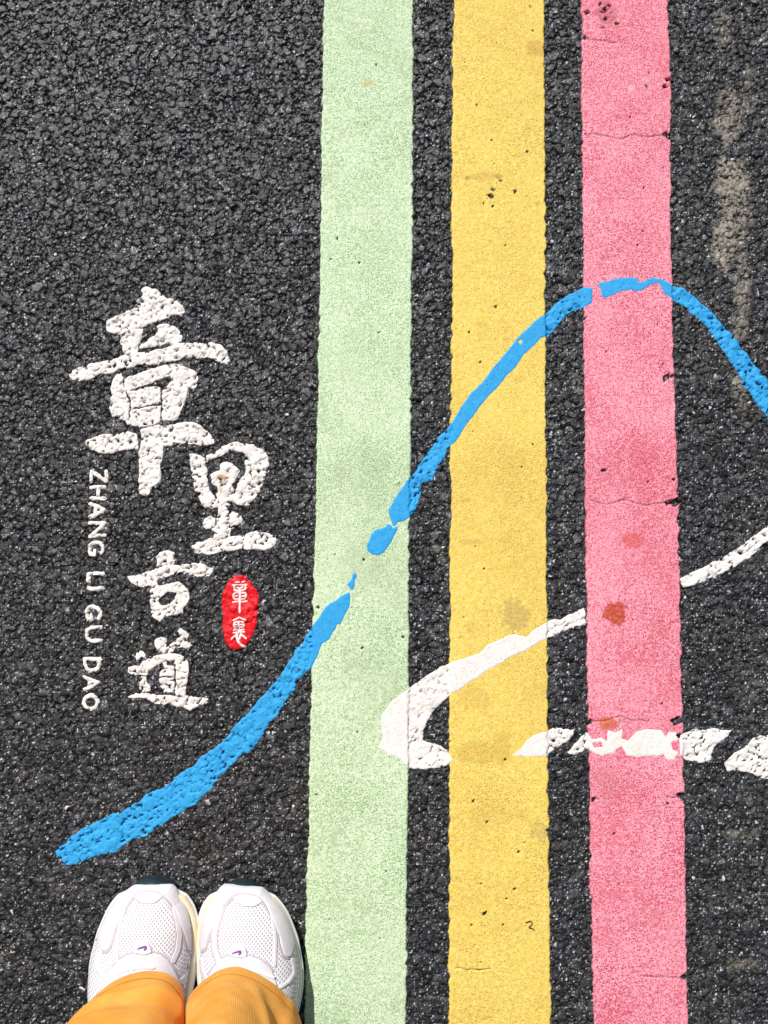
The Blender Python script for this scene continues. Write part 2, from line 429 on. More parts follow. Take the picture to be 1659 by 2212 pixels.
# ------------------------------------------------------------------ thin brushed paint
SX = 2892/1659.
def R_(x0, y0, sc):            # zoomed-window coordinates -> picture coordinates
    return lambda pts: [((x0+p[0]/sc)/SX, (y0+p[1]/sc)/SX) for p in pts]
zA = R_(220, 1040, 1659/880); zB = R_(280, 1600, 1659/820); zC = R_(280, 2030, 1659/820)
zS = R_(780, 2120, 1475/240); zD = R_(160, 2500, 1.659); zE = R_(1100, 1700, 2.37); zF = R_(1600, 1000, 1659/1292); zH = R_(1400, 2200, 1659/1492)
ID_ = lambda p: p
def wpts(p):
    gx, gy = W([q[0] for q in p], [q[1] for q in p]); return list(zip(gx, gy))
def sdf_poly(XX, YY, P):
    d = np.full(XX.shape, 1e9, F32); ins = np.zeros(XX.shape, bool)
    n = len(P)
    for i in range(n):
        ax, ay = P[i]; bx, by = P[(i+1) % n]
        vx, vy = bx-ax, by-ay; L = vx*vx+vy*vy+1e-18
        t = np.clip(((XX-ax)*vx+(YY-ay)*vy)/L, 0, 1)
        d = np.minimum(d, (XX-ax-t*vx)**2+(YY-ay-t*vy)**2)
        if abs(vy) > 1e-12:
            c = ((ay > YY) != (by > YY)) & (XX < vx*(YY-ay)/vy+ax)
            ins ^= c
    d = np.sqrt(d)
    return np.where(ins, d, -d)
def paint(name, mat, polys=(), holes=(), strokes=(), cuts=(), t=.00035, rag=.0011, pitthr=.00092, stains=(), parent=None, ploc=(0, 0, 0), base=None, wear=None, seed=0):
    """polys/holes: outlines; strokes/cuts: (points, full width) in picture px"""
    allp = []
    PW = [wpts(p) for p in polys]; HW = [wpts(p) for p in holes]
    px2m = .475e-3
    SW = [(wpts(p), w_*px2m/2) for p, w_ in strokes]; CW = [(wpts(p), w_*px2m/2) for p, w_ in cuts]
    for p in PW: allp += p
    for p, w_ in SW: allp += [(q[0]+s*w_, q[1]+s*w_) for q in p for s in (-1, 1)]
    ax = [p[0] for p in allp]; ay = [p[1] for p in allp]; mg = .006
    i0 = max(ix0, np.searchsorted(xs, min(ax)-mg)); i1 = min(ix1, np.searchsorted(xs, max(ax)+mg))
    j0 = max(iy0, np.searchsorted(ys, min(ay)-mg)); j1 = min(iy1, np.searchsorted(ys, max(ay)+mg))
    sl = (slice(j0, j1), slice(i0, i1))
    XX, YY = X[sl], Y[sl]; st = onS[sl]
    r = np.where(st, rag*.55, rag)
    XQ = XX+r*fbm(XX, YY, .004, 2+seed, 2)+r*1.2*vnoise(XX, YY, .011, 7+seed); YQ = YY+r*fbm(XX, YY, .004, 9+seed, 2)+r*1.2*vnoise(XX, YY, .011, 13+seed)
    e = np.full(XX.shape, -1e9, F32)
    for p in PW: e = np.maximum(e, sdf_poly(XQ, YQ, p))
    for p, w_ in SW: e = np.maximum(e, w_-seg_dist(XQ, YQ, p))
    for p in HW: e = np.minimum(e, -sdf_poly(XQ, YQ, p))
    for p, w_ in CW: e = np.minimum(e, seg_dist(XQ, YQ, p)-w_)
    cov = np.clip(e/.0009, -1, 1)
    dep = Gs[sl]-G[sl]+.0002*vnoise(XX, YY, .002, 6)
    big = fbm(XX, YY, .03, 12+seed)
    pit = np.clip((pitthr+.0007*big-dep)/.0003, -1, 1)
    near = np.clip(e/.004, 0, 1)
    pit = np.where(st, 1, pit)
    if wear is not None:
        pit = np.where(st, np.clip((wear(XX, YY))/.1, -1, 1), pit)
    cc = np.minimum(cov, pit)
    b0 = Bh[sl] if base is None else base[0][sl]; b1 = Bs[sl] if base is None else base[1][sl]
    P = b0+t*cc+np.where(cc > 0, .85*np.clip(b1-b0, 0, .0024), 0)*np.clip(cc, 0, 1)
    P = P.astype(F32)
    sa = np.zeros(XX.shape+(4,), F32)
    for (px, py, rx, ry, col, a) in stains:
        cx, cy = W(px, py)
        u = (XX-cx)/(rx*px2m); v = (YY-cy)/(ry*px2m)
        al = a*sm(1-np.sqrt(u*u+v*v)+.6*fbm(XX, YY, .004, 5), 0, .5)
        mm_ = al > sa[..., 3]
        for c in range(3): sa[..., c] = np.where(mm_, col[c], sa[..., c])
        sa[..., 3] = np.maximum(sa[..., 3], al)
    o = surf(name, P, cc > -.05, mat, sl, {'stain': sa}, parent, ploc)
    return o, sl, P

WT = M['white']
CG = 'white brush characters of the road name'
# --- 章
o, _, _ = paint('painted_character', WT, [zA(p) for p in (
 [(600,85),(625,75),(650,72),(690,90),(730,125),(770,160),(840,180),(885,205),(893,235),(890,258),(850,275),(790,290),(740,310),(700,320),(640,340),(590,355),(540,370),(500,385),(440,398),(385,400),(345,385),(332,350),(340,320),(370,295),(430,265),(480,245),(530,230),(575,222),(555,195),(552,175),(585,150),(600,130),(590,105)],
 [(500,385),(560,370),(598,372),(590,430),(575,480),(560,520),(550,560),(470,565),(450,540),(455,490),(435,470),(440,430),(465,400)],
 [(710,340),(770,335),(820,350),(860,385),(880,430),(870,470),(850,500),(790,480),(750,475),(700,490),(660,505),(610,512),(575,512),(580,490),(610,465),(650,440),(690,420),(705,390),(695,360)],
 [(70,685),(120,660),(200,635),(280,605),(350,592),(430,578),(480,555),(560,545),(620,540),(700,520),(800,498),(880,480),(960,475),(1040,468),(1100,465),(1150,485),(1200,530),(1218,575),(1222,605),(1205,622),(1160,610),(1100,588),(1050,578),(980,575),(900,578),(850,590),(800,600),(720,610),(640,620),(560,635),(480,650),(400,672),(330,690),(270,715),(200,738),(140,745),(90,735),(75,715)],
 [(400,705),(440,690),(460,735),(500,715),(560,690),(640,660),(720,630),(800,615),(850,618),(900,635),(950,660),(985,685),(995,720),(975,750),(980,785),(940,795),(915,790),(910,830),(905,880),(885,930),(860,980),(845,1015),(790,1018),(735,1015),(715,1030),(700,1050),(650,1060),(590,1068),(530,1065),(490,1060),(475,1020),(430,1008),(385,985),(360,940),(365,890),(375,830),(370,790),(385,740)],
 [(190,1150),(240,1145),(310,1130),(400,1120),(500,1112),(555,1120),(557,1225),(500,1230),(440,1240),(380,1255),(320,1262),(260,1240),(225,1220),(200,1190)],
 [(745,1060),(800,1045),(880,1035),(950,1035),(1000,1055),(1060,1100),(1100,1140),(1108,1175),(1085,1195),(1000,1195),(930,1190),(870,1180),(815,1178),(800,1205),(760,1205),(742,1190)],
 [(590,1085),(650,1070),(700,1060),(740,1062),(745,1200),(740,1260),(730,1330),(725,1400),(715,1450),(690,1480),(650,1520),(640,1555),(610,1560),(585,1545),(570,1500),(568,1420),(570,1340),(568,1260),(580,1180),(582,1120)])],
 holes=[zA([(505,808),(600,772),(690,738),(740,715),(790,708),(800,740),(765,785),(775,800),(735,805),(690,772),(640,780),(580,798),(530,815)])],
 cuts=[(zA([(725,800),(728,1020)]), 4.2), (zA([(530,940),(720,902)]), 4.5), (zA([(480,815),(505,900),(505,1010)]), 3.6), (zA([(455,730),(470,790)]), 3.2), (zA([(560,1240),(574,1130)]), 3)], seed=1)
tag(o, 'large white painted character with a long wide crossbar, topmost and biggest of the four', 'painted character', CG)
# --- 里
o, _, _ = paint('painted_character', WT, [zB(p) for p in (
 [(880,220),(920,215),(960,230),(995,255),(1005,320),(1018,400),(1030,470),(1040,520),(1090,560),(1100,620),(1040,640),(1000,620),(970,590),(950,550),(920,520),(905,450),(895,380),(885,320)],
 [(1000,235),(1040,210),(1080,185),(1120,160),(1180,140),(1240,128),(1300,130),(1360,150),(1410,180),(1450,210),(1470,250),(1480,300),(1465,350),(1440,400),(1425,460),(1400,520),(1370,570),(1340,605),(1290,620),(1240,610),(1215,570),(1225,500),(1255,430),(1300,390),(1320,330),(1300,290),(1310,250),(1290,215),(1240,200),(1180,200),(1130,215),(1080,235),(1030,260),(1010,275)],
 [(1110,280),(1150,265),(1200,290),(1240,325),(1265,350),(1240,390),(1220,420),(1200,450),(1210,500),(1230,560),(1215,590),(1190,612),(1130,600),(1095,570),(1080,530),(1100,500),(1090,460),(1060,440),(1035,400),(1040,370),(1070,350),(1105,340)],
 [(1095,590),(1150,600),(1170,640),(1180,665),(1230,670),(1265,700),(1280,730),(1240,765),(1190,780),(1180,840),(1120,840),(1060,810),(1010,800),(985,770),(975,735),(1000,700),(1040,690),(1080,700),(1090,680),(1100,640)],
 [(890,930),(930,895),(990,880),(1060,865),(1070,830),(1180,835),(1190,855),(1260,840),(1330,820),(1400,812),(1460,815),(1495,835),(1535,860),(1535,910),(1500,940),(1440,955),(1360,940),(1280,945),(1200,950),(1130,955),(1060,975),(1000,985),(950,985),(915,970)])],
 cuts=[(zB([(1045,380),(1050,500),(1075,560)]), 3), (zB([(1085,700),(1080,760)]), 3)],
 stains=[((280+1125/2.023)/SX, (1600+405/2.023)/SX, 17, 12, (.42, .21, .05), .8), ((280+1115/2.023)/SX, (1600+490/2.023)/SX, 6, 14, (.42, .25, .12), .6), ((280+1200/2.023)/SX, (1600+510/2.023)/SX, 60, 4, (.6, .42, .3), .4)], seed=2)
tag(o, 'white painted character with a rounded box and rusty spot, second from the top', 'painted character', CG)
# --- 古
o, _, _ = paint('painted_character', WT, [zC(p) for p in (
 [(640,95),(680,82),(730,85),(760,110),(765,160),(750,195),(800,195),(870,182),(960,182),(1010,200),(1055,215),(1045,250),(1020,275),(950,275),(880,265),(800,255),(740,265),(690,280),(640,300),(620,330),(630,370),(590,375),(560,350),(520,365),(480,350),(440,340),(405,320),(400,295),(450,270),(500,255),(560,235),(620,225),(635,180),(630,130)],
 [(590,350),(640,360),(690,340),(740,328),(800,335),(840,360),(870,400),(868,450),(840,500),(825,540),(828,570),(790,580),(740,575),(690,590),(650,625),(620,615),(580,580),(568,530),(575,490),(565,460),(580,420),(575,390)])],
 holes=[zC([(645,450),(700,408),(750,405),(785,415),(760,455),(730,480),(690,502),(655,495),(640,470)])], seed=3)
tag(o, 'white painted character like a cross over a small ring, left of the red oval seal', 'painted character', CG)
# --- 道
o, _, _ = paint('painted_character', WT, [zC(p) for p in (
 [(615,765),(660,740),(700,745),(690,790),(690,820),(720,800),(770,770),(800,740),(790,700),(810,678),(850,700),(870,740),(850,770),(900,810),(880,830),(820,822),(770,830),(740,860),(690,870),(640,855),(615,810)],
 [(640,885),(700,865),(760,875),(820,890),(870,930),(870,1000),(860,1060),(855,1120),(850,1190),(770,1190),(765,1130),(740,1170),(680,1160),(650,1120),(645,1060),(650,1010),(680,980),(670,940),(640,950),(600,970),(560,1000),(550,1040),(490,1040),(440,1030),(405,1005),(405,970),(450,960),(500,965),(520,920),(580,900)],
 [(475,865),(510,845),(535,870),(540,900),(510,900),(480,930),(468,900)],
 [(505,1050),(545,1055),(550,1100),(580,1120),(580,1150),(550,1165),(500,1165),(495,1110)],
 [(405,1200),(440,1185),(520,1175),(600,1175),(700,1190),(800,1200),(850,1190),(900,1200),(980,1200),(1030,1220),(1015,1250),(950,1265),(900,1280),(870,1300),(820,1280),(750,1260),(680,1260),(600,1240),(520,1215),(450,1210)])],
 holes=[zC([(700,918),(755,922),(760,965),(700,962)])],
 cuts=[(zC([(765,960),(765,1190)]), 3.4), (zC([(645,980),(860,1010)]), 2.2), (zC([(650,1048),(750,1050)]), 3), (zC([(670,1105),(740,1115)]), 3), (zC([(780,1060),(840,1055)]), 2.4)], rag=.0009, seed=4)
tag(o, 'white painted character on a wide ragged base bar, lowest of the four', 'painted character', CG)

# --- latin words, lettering runs down the road, tops of the letters to the right
GL = {
 'Z': [[(0, 1), (1, 1), (0, 0), (1, 0)]], 'H': [[(0, 0), (0, 1)], [(1, 0), (1, 1)], [(0, .5), (1, .5)]],
 'A': [[(0, 0), (.5, 1), (1, 0)], [(.2, .32), (.8, .32)]], 'N': [[(0, 0), (0, 1), (1, 0), (1, 1)]],
 'G': [[(.90, .90), (.65, 1), (.35, .98), (.08, .8), (0, .5), (.08, .2), (.35, 0), (.70, 0), (1, .12), (1, .36), (.62, .36)]],
 'L': [[(0, 1), (0, 0), (1, 0)]], 'I': [[(.5, 0), (.5, 1)]], 'U': [[(0, 1), (0, .3), (.2, .05), (.5, 0), (.8, .05), (1, .3), (1, 1)]],
 'D': [[(0, 0), (0, 1), (.5, 1), (.85, .85), (1, .5), (.85, .15), (.5, 0), (0, 0)]],
 'O': [[(.5, 1), (.15, .85), (0, .5), (.15, .15), (.5, 0), (.85, .15), (1, .5), (.85, .85), (.5, 1)]]}
words = [
 (zB, [('Z', 115, 255, 340, 440), ('H', 113, 243, 460, 570), ('A', 105, 245, 588, 712), ('N', 105, 245, 732, 852), ('G', 100, 232, 877, 1000)],
  'white painted latin word ZHANG in small capitals, highest word of the column'),
 (zC, [('L', 93, 225, 250, 330), ('I', 93, 220, 355, 387)], 'white painted latin word LI in small capitals, shortest word of the column'),
 (zC, [('G', 80, 210, 502, 625), ('U', 80, 212, 655, 785)], 'white painted latin word GU in small worn capitals, between LI and DAO'),
 (zC, [('D', 68, 200, 895, 1010), ('A', 60, 200, 1035, 1155), ('O', 57, 193, 1175, 1302)], 'white painted latin word DAO in small capitals, lowest word of the column')]
for wi, (zz, ls, lab) in enumerate(words):
    cx = sum(l[1]+l[2] for l in ls)/2/len(ls); cy = (ls[0][3]+ls[-1][4])/2
    c = zz([(cx, cy)])[0]; gx, gy = W(*c)
    loc = (float(gx), float(gy), 0.)
    e_ = empty('painted_word', loc, lab, 'painted word', 'white latin words beside the characters')
    for li, (ch, x0, x1, y0, y1) in enumerate(ls):
        hw = 13
        X0, X1, Y0, Y1 = x0+hw, x1-hw, y0+hw, y1-hw
        st = []
        for s in GL[ch]:
            st.append((zz([(X0+v*(X1-X0), Y0+u*(Y1-Y0)) for u, v in s]), 7.4))
        paint('letter', WT, strokes=st, parent=e_, ploc=loc, rag=.0006, pitthr=(.0016, .0017, .0014, .0018)[wi], seed=(wi*3+li) % 9)

# --- red seal
c = zS([(765, 1130)])[0]; gx, gy = W(*c); loc = (float(gx), float(gy), 0.)
seal = empty('painted_seal', loc, 'small red painted oval seal with two thin white characters inside', 'painted seal')
_, slr, Pr = paint('oval_background', M['red'], [zS([(600,350),(650,300),(720,280),(790,270),(860,285),(910,310),(920,370),(970,385),(1020,430),(1045,480),(1060,540),(1110,590),(1160,620),(1185,680),(1180,790),(1185,880),(1180,960),(1170,1050),(1160,1150),(1165,1230),(1130,1300),(1150,1400),(1130,1500),(1080,1600),(1040,1690),(970,1770),(930,1870),(880,1940),(800,1980),(720,2000),(650,1990),(600,1990),(520,1960),(480,1890),(400,1820),(390,1700),(360,1600),(365,1500),(355,1380),(365,1250),(360,1130),(345,1030),(345,900),(360,800),(380,680),(410,600),(440,500),(480,430),(530,390)])],
   parent=seal, ploc=loc, rag=.0006, pitthr=.0019, t=.0005, seed=5)
Br = Bh.copy(); Br[slr] = np.maximum(Br[slr], Pr); Brs = Br.copy(); Brs[FZ] = blur(Br[FZ], 2)
k = 1/(1475/240)/SX
def sk(lst): return [(zS(p), w_*k*1.12) for p, w_ in lst]
ch1 = [([(660,440),(750,435)],26),([(800,435),(870,420)],26),([(585,505),(915,495)],30),([(625,550),(640,620),(700,640),(735,630)],40),([(890,540),(880,610),(800,630)],36),([(690,560),(755,585),(820,550)],32),
 ([(755,590),(755,900)],40),([(755,910),(755,985)],36),([(752,1010),(752,1145)],38),([(715,685),(640,690),(605,740),(605,790),(640,830),(710,830)],32),([(640,760),(700,755)],26),
 ([(795,685),(880,685),(905,740),(880,830),(800,830)],32),([(795,760),(880,760)],26),([(590,905),(640,890)],28),([(665,890),(710,885)],28),([(790,885),(830,885)],28),([(850,885),(920,880)],30)]
ch2 = [([(605,1320),(680,1285),(740,1250),(800,1280),(900,1315)],28),([(735,1350),(735,1600)],32),([(705,1350),(630,1370),(615,1440),(640,1480),(705,1480)],28),([(630,1420),(700,1420)],24),
 ([(765,1355),(840,1360),(855,1420),(840,1475),(770,1480)],28),([(770,1420),(850,1420)],24),([(615,1550),(650,1525),(690,1540)],30),([(765,1545),(850,1535)],30),([(605,1610),(700,1595)],28),([(765,1595),(865,1590)],28),
 ([(560,1760),(590,1720),(700,1640)],32),([(690,1640),(690,1720),(720,1820),(790,1890),(880,1940)],46),([(745,1750),(775,1640),(830,1680),(895,1740)],38)]
WT2 = mat_paint('seal_white', (.82, .78, .76), (.72, .66, .64), .6, .3, .05, 0)
for q, lab in ((ch1, 'upper thin white seal character'), (ch2, 'lower thin white seal character with a long tail')):
    o, _, _ = paint('seal_character', WT2, strokes=sk(q), parent=seal, ploc=loc, rag=.00012, pitthr=.01, t=.0004, base=(Br, Brs), seed=6)
    o['label'] = lab

# --- blue line pieces
BL = M['blue']; BG = 'pieces of the blue brushed contour line'
wob = lambda k: (lambda a, b: .75+1.1*fbm(a, b, .011, k)+.5*vnoise(a, b, .003, k+2))
p1 = zD([(80,1180),(100,1150),(140,1130),(160,1085),(220,1040),(300,1015),(380,970),(470,930),(540,890),(610,850),(640,815),(740,770),(820,715),(860,680),(930,640),(985,595),(1060,530),(1140,470),(1200,390),(1280,310),(1340,245),(1400,190),(1440,130),(1500,60),(1535,0)]) \
   + zE([(40,1780),(90,1720),(130,1650),(180,1570),(240,1480),(300,1390),(330,1355),(400,1330),(430,1285),(480,1260),(515,1255),(522,1310),(515,1380),(480,1440),(440,1520),(400,1540),(385,1580),(350,1620),(330,1680),(270,1710),(250,1760),(220,1850),(180,1910),(130,1960),(80,2010),(40,2060),(0,2130)]) \
   + zD([(1510,260),(1460,310),(1410,380),(1380,440),(1320,510),(1260,560),(1200,610),(1150,660),(1080,730),(1030,790),(990,830),(960,880),(880,910),(830,950),(760,1000),(700,1030),(650,1070),(560,1100),(500,1130),(440,1180),(370,1195),(310,1215),(230,1245),(160,1252),(110,1225)])
o, _, _ = paint('painted_stroke', BL, [p1], t=.0004, rag=.0012, pitthr=.0012, seed=1)
tag(o, 'long thick blue painted stroke curving from above the shoes up onto the green stripe', 'painted stroke', BG)
o, _, _ = paint('painted_stroke', BL, [zE([(545,1085),(575,1085),(578,1115),(565,1150),(560,1190),(545,1235),(525,1235),(505,1200),(488,1185),(515,1160),(535,1135)])], t=.0004, rag=.0005, seed=2)
tag(o, 'tiny blue paint sliver alone on the green stripe', 'painted stroke', BG)
o, _, _ = paint('painted_stroke', BL, [zE([(740,700),(800,690),(840,670),(850,645),(885,655),(900,680),(945,665),(945,690),(915,740),(890,800),(850,860),(810,905),(770,925),(715,920),(670,880),(670,840),(690,790),(710,740)])], t=.0005, rag=.0005, seed=3)
tag(o, 'short oval blue paint dab on the green stripe below the long diagonal', 'painted stroke', BG)
p2 = zE([(905,672),(890,650),(870,600),(862,520),(900,450),(940,380),(990,310),(1030,250),(1090,190),(1150,100),(1200,30)]) \
   + zF([(25,890),(60,840),(100,800),(125,765),(170,690),(220,620),(280,560),(340,480),(400,410),(440,355),(490,310),(540,260),(590,230),(640,180),(690,145),(740,120),(770,105),(808,110),(808,180),(770,200),(710,215),(670,250),(640,290),(600,335),(560,350),(530,385),(480,430),(440,490),(400,530),(350,590),(300,640),(250,700),(200,770),(150,850),(110,880),(85,930),(50,990)]) \
   + zE([(1260,250),(1225,275),(1170,280),(1150,300),(1155,380),(1130,440),(1100,490),(1080,540),(1040,590),(1000,620),(940,635),(920,665)])
o, _, _ = paint('painted_stroke', BL, [p2], t=.0004, rag=.0009, pitthr=.0012, holes=[zF([(450,368),(462,355),(470,370),(460,385)])], seed=4)
tag(o, 'blue painted stroke rising diagonally across the yellow stripe to the pink edge', 'painted stroke', BG)
p3 = zF([(835,85),(880,80),(910,70),(960,60),(1020,62),(1055,80),(1100,60),(1150,70),(1200,95),(1215,100),(1260,115),(1310,150),(1360,195),(1400,240),(1440,290),(1500,350),(1540,410),(1600,480),(1640,530),(1700,610),(1760,700),(1760,880),(1660,740),(1630,700),(1590,640),(1550,580),(1520,510),(1480,460),(1440,410),(1400,350),(1360,290),(1310,240),(1260,200),(1215,170),(1190,160),(1160,140),(1140,110),(1130,85),(1090,95),(1060,115),(1020,125),(990,115),(940,130),(880,155),(855,160),(850,130)])
o, _, _ = paint('painted_stroke', BL, [p3], t=.0004, rag=.0010, pitthr=.0011, holes=[zF([(1025,72),(1045,66),(1055,85),(1040,82)])], seed=5)
tag(o, 'blue painted arc crossing the pink stripe and running down to the right edge', 'painted stroke', BG)

# --- white line pieces
WG = 'pieces of the white brushed outline'
W1 = [(893,100),(850,120),(790,145),(740,155),(690,180),(650,220),(600,207),(540,225),(490,250),(450,290),(340,325),(280,350),(210,400),(150,440),(80,490),(50,540),(38,570),(48,640),(28,685),(70,715),(110,725),(155,770),(200,775),(260,770),(310,760),(338,735),(320,695),(270,670),(215,655),(222,610),(240,560),(290,500),(330,455),(380,430),(440,390),(520,340),(590,300),(650,275),(700,240),(750,220),(830,185),(893,165)]
o, _, _ = paint('painted_stroke', WT, [zH(W1)], t=.0004, rag=.0010, pitthr=.0012, cuts=[(zH([(152,440),(157,770)]), 1.6)], seed=6)
tag(o, 'large white painted hook stroke bending round between green and yellow stripes', 'painted stroke', WG)
o, _, _ = paint('painted_stroke', WT, [[(1468,1250),(1500,1235),(1560,1205),(1600,1180),(1640,1150),(1680,1120),(1720,1080),(1725,1120),(1659,1168),(1620,1205),(1570,1235),(1530,1250),(1475,1270)]], rag=.0009, pitthr=.0010, seed=7)
tag(o, 'thin white painted stroke right of the pink stripe rising to the edge', 'painted stroke', WG)
o, _, _ = paint('painted_stroke', WT, [zH([(585,715),(620,690),(650,650),(690,625),(740,615),(790,600),(850,615),(840,640),(800,665),(770,690),(730,720),(650,720)])], rag=.0009, seed=8)
tag(o, 'small slanting white painted dash on the right edge of the yellow stripe', 'painted stroke', WG)
D2 = [(820,705),(850,670),(880,635),(900,620),(920,650),(960,640),(985,655),(990,610),(1020,620),(1050,605),(1045,645),(1070,650),(1100,620),(1150,605),(1210,610),(1225,640),(1240,620),(1270,618),(1280,650),(1250,660),(1255,690),(1280,700),(1262,735),(1230,730),(1220,705),(1190,720),(1120,722),(1070,715),(1045,678),(1010,705),(960,718),(900,690),(850,710)]
o, _, _ = paint('painted_stroke', WT, [zH(D2)], rag=.0012, seed=1, holes=[zH([(920,665),(960,660),(965,680),(930,685)])])
tag(o, 'ragged flaking white painted dash lying across the pink stripe', 'painted stroke', WG)
o, _, _ = paint('painted_stroke', WT, [zH([(1285,650),(1300,620),(1360,605),(1440,605),(1510,612),(1480,640),(1440,680),(1420,735),(1370,745),(1310,735),(1285,710)])], rag=.0012, seed=2)
tag(o, 'white painted dash on dark asphalt just right of the pink stripe', 'painted stroke', WG)
o, _, _ = paint('painted_stroke', WT, [zH([(1475,745),(1510,720),(1560,680),(1600,640),(1660,632),(1720,625),(1790,640),(1780,830),(1700,830),(1650,815),(1600,795),(1540,780),(1490,780)])], rag=.0012, seed=3)
tag(o, 'white painted dash cut by the right edge of the picture', 'painted stroke', WG)

# ------------------------------------------------------------------ loose chips and stems
def chip_mat(name, c):
    m, t, b = new_mat(name, .7, .3); co = objco(t)
    t.links.new(mix(t, noise(t, co, 900, 3), c, tuple(x*.7 for x in c)), b.inputs['Base Color']); return m
cm = {'white': chip_mat('pale_stone', (.72, .70, .66)), 'pink': chip_mat('pinkish_stone', (.50, .28, .20))}
def chip(px, py, w_, h_, ang, c, label, seed):
    r = random.Random(seed); bm = bmesh.new()
    for _ in range(14):
        v = Vector((r.gauss(0, 1), r.gauss(0, 1), r.gauss(0, 1))).normalized()
        bm.verts.new((v.x*w_*.475e-3/2, v.y*h_*.475e-3/2, v.z*.0011))
    bmesh.ops.convex_hull(bm, input=bm.verts)
    bmesh.ops.rotate(bm, verts=bm.verts, matrix=Matrix.Rotation(ang, 3, 'Z'))
    me = bpy.data.meshes.new('stone_chip'); bm.to_mesh(me); bm.free()
    gx, gy = W(px, py)
    j = np.searchsorted(ys, gy); i = np.searchsorted(xs, gx)
    z = float(Bh[j-2:j+3, i-2:i+3].max())
    o = link_mesh('stone_chip', me, cm[c], None, (float(gx), float(gy), z+.0003))
    tag(o, label, 'stone chip', 'loose stone chips')
chip(1533, 881, 9, 7, .3, 'white', 'square white stone chip on asphalt inside the blue arc, right of the pink stripe', 1)
chip(1498, 891, 5, 10, .5, 'white', 'slim white stone chip beside the square one inside the blue arc', 2)
chip(1192, 522, 9, 10, .6, 'white', 'white stone chip in the dark gap between the yellow and pink stripes', 3)
chip(633, 1742, 10, 10, .9, 'white', 'white stone chip on asphalt close to the left edge of the green stripe', 4)
chip(145, 1744, 13, 8, .7, 'white', 'flat white stone chip above the thick start of the blue stroke', 5)
chip(913, 1811, 9, 6, -.5, 'pink', 'reddish stone chip in the dark gap between the green and yellow stripes', 6)
chip(178, 2135, 17, 6, -.5, 'white', 'pale sliver of stone beside the left shoe', 7)
chip(120, 550, 8, 9, .2, 'white', 'white stone chip at the left, above the topmost character', 8)
chip(27, 1970, 5, 14, .6, 'white', 'thin pale splinter lying near the lower left corner', 9)
cu = bpy.data.curves.new('dry_stem', 'CURVE'); cu.dimensions = '3D'; cu.bevel_depth = .00045; cu.bevel_resolution = 2
pts = [(1135, 1992), (1142, 1987), (1150, 1990), (1146, 1998), (1140, 2002), (1150, 2003), (1154, 2008)]
sp = cu.splines.new('NURBS'); sp.points.add(len(pts)-1); sp.use_endpoint_u = True; sp.order_u = 3
gx, gy = W(*pts[3]); o0 = (float(gx), float(gy), .0022)
for i, p in enumerate(pts):
    a, b_ = W(*p); sp.points[i].co = (a-gx, b_-gy, 0, 1)
stem_m = chip_mat('dry_brown_stem', (.12, .06, .02))
tmp = bpy.data.objects.new('tmp', cu); COL.objects.link(tmp)
me = bpy.data.meshes.new_from_object(tmp.evaluated_get(bpy.context.evaluated_depsgraph_get())); me.name = 'dry_stem'
bpy.data.objects.remove(tmp); bpy.data.curves.remove(cu)
o = link_mesh('dry_stem', me, stem_m, None, o0)
tag(o, 'tiny curled brown plant stem lying on the yellow stripe', 'stem')

# ------------------------------------------------------------------ the person: shoes and trousers
def mat_suede():
    m, t, b = new_mat('pale_lilac_suede', .85, .2); co = objco(t)
    t.links.new(mix(t, ramp(t, noise(t, co, 60, 4), .3, .7), (.64, .61, .65), (.72, .69, .72)), b.inputs['Base Color'])
    b.inputs['Sheen Weight'].default_value = .2
    bump(t, b, noise(t, co, 1500, 2), .35, .0003); return m
def mat_fabric():
    m, t, b = new_mat('white_mesh_fabric', .75, .2)
    c = N(t, 'ShaderNodeTexCoord'); s = N(t, 'ShaderNodeSeparateXYZ'); t.links.new(c.outputs['Object'], s.inputs[0])
    kx = math.pi/.0036; ky = math.pi/.0036
    a = mth(t, 'ADD', mth(t, 'MULTIPLY', s.outputs['X'], kx*1.0), mth(t, 'MULTIPLY', s.outputs['Y'], ky*.85))
    b2 = mth(t, 'SUBTRACT', mth(t, 'MULTIPLY', s.outputs['X'], kx*1.0), mth(t, 'MULTIPLY', s.outputs['Y'], ky*.85))
    v = mth(t, 'MULTIPLY', mth(t, 'COSINE', a), mth(t, 'COSINE', b2))
    v = mth(t, 'ABSOLUTE', v)
    hole = ramp(t, v, .45, .85)
    t.links.new(mix(t, hole, (.81, .79, .82), (.50, .49, .55)), b.inputs['Base Color'])
    bump(t, b, mth(t, 'SUBTRACT', 1., hole), .9, .0007); return m
def mat_plain(name, a, b_, rough=.6, spec=.3, sc=40):
    m, t, b = new_mat(name, rough, spec); co = objco(t)
    t.links.new(mix(t, ramp(t, noise(t, co, sc, 4), .35, .7), a, b_), b.inputs['Base Color'])
    bump(t, b, noise(t, co, 800, 2), .2, .0003); return m
def mat_cord():
    m, t, b = new_mat('orange_corduroy', .85, .15); co = objco(t)
    A = attr(t, 'rib'); r = mth(t, 'SINE', mth(t, 'MULTIPLY', A['Fac'], 1.0))
    c = mix(t, ramp(t, noise(t, co, 30, 4), .3, .75), (.80, .33, .05), (.89, .45, .11))
    c = mix(t, ramp(t, r, -1, 1, .30, 0), c, (.72, .28, .035))
    t.links.new(c, b.inputs['Base Color']); b.inputs['Sheen Weight'].default_value = .25
    b.inputs['Sheen Tint'].default_value = (1, .6, .2, 1)
    bump(t, b, mth(t, 'ADD', mth(t, 'MULTIPLY', r, .5), noise(t, co, 900, 2)), .5, .0004); return m
M['suede'] = mat_suede(); M['mesh'] = mat_fabric(); M['cord'] = mat_cord()
M['smooth_white'] = mat_plain('smooth_white_leather', (.72, .70, .74), (.79, .77, .81), .5)
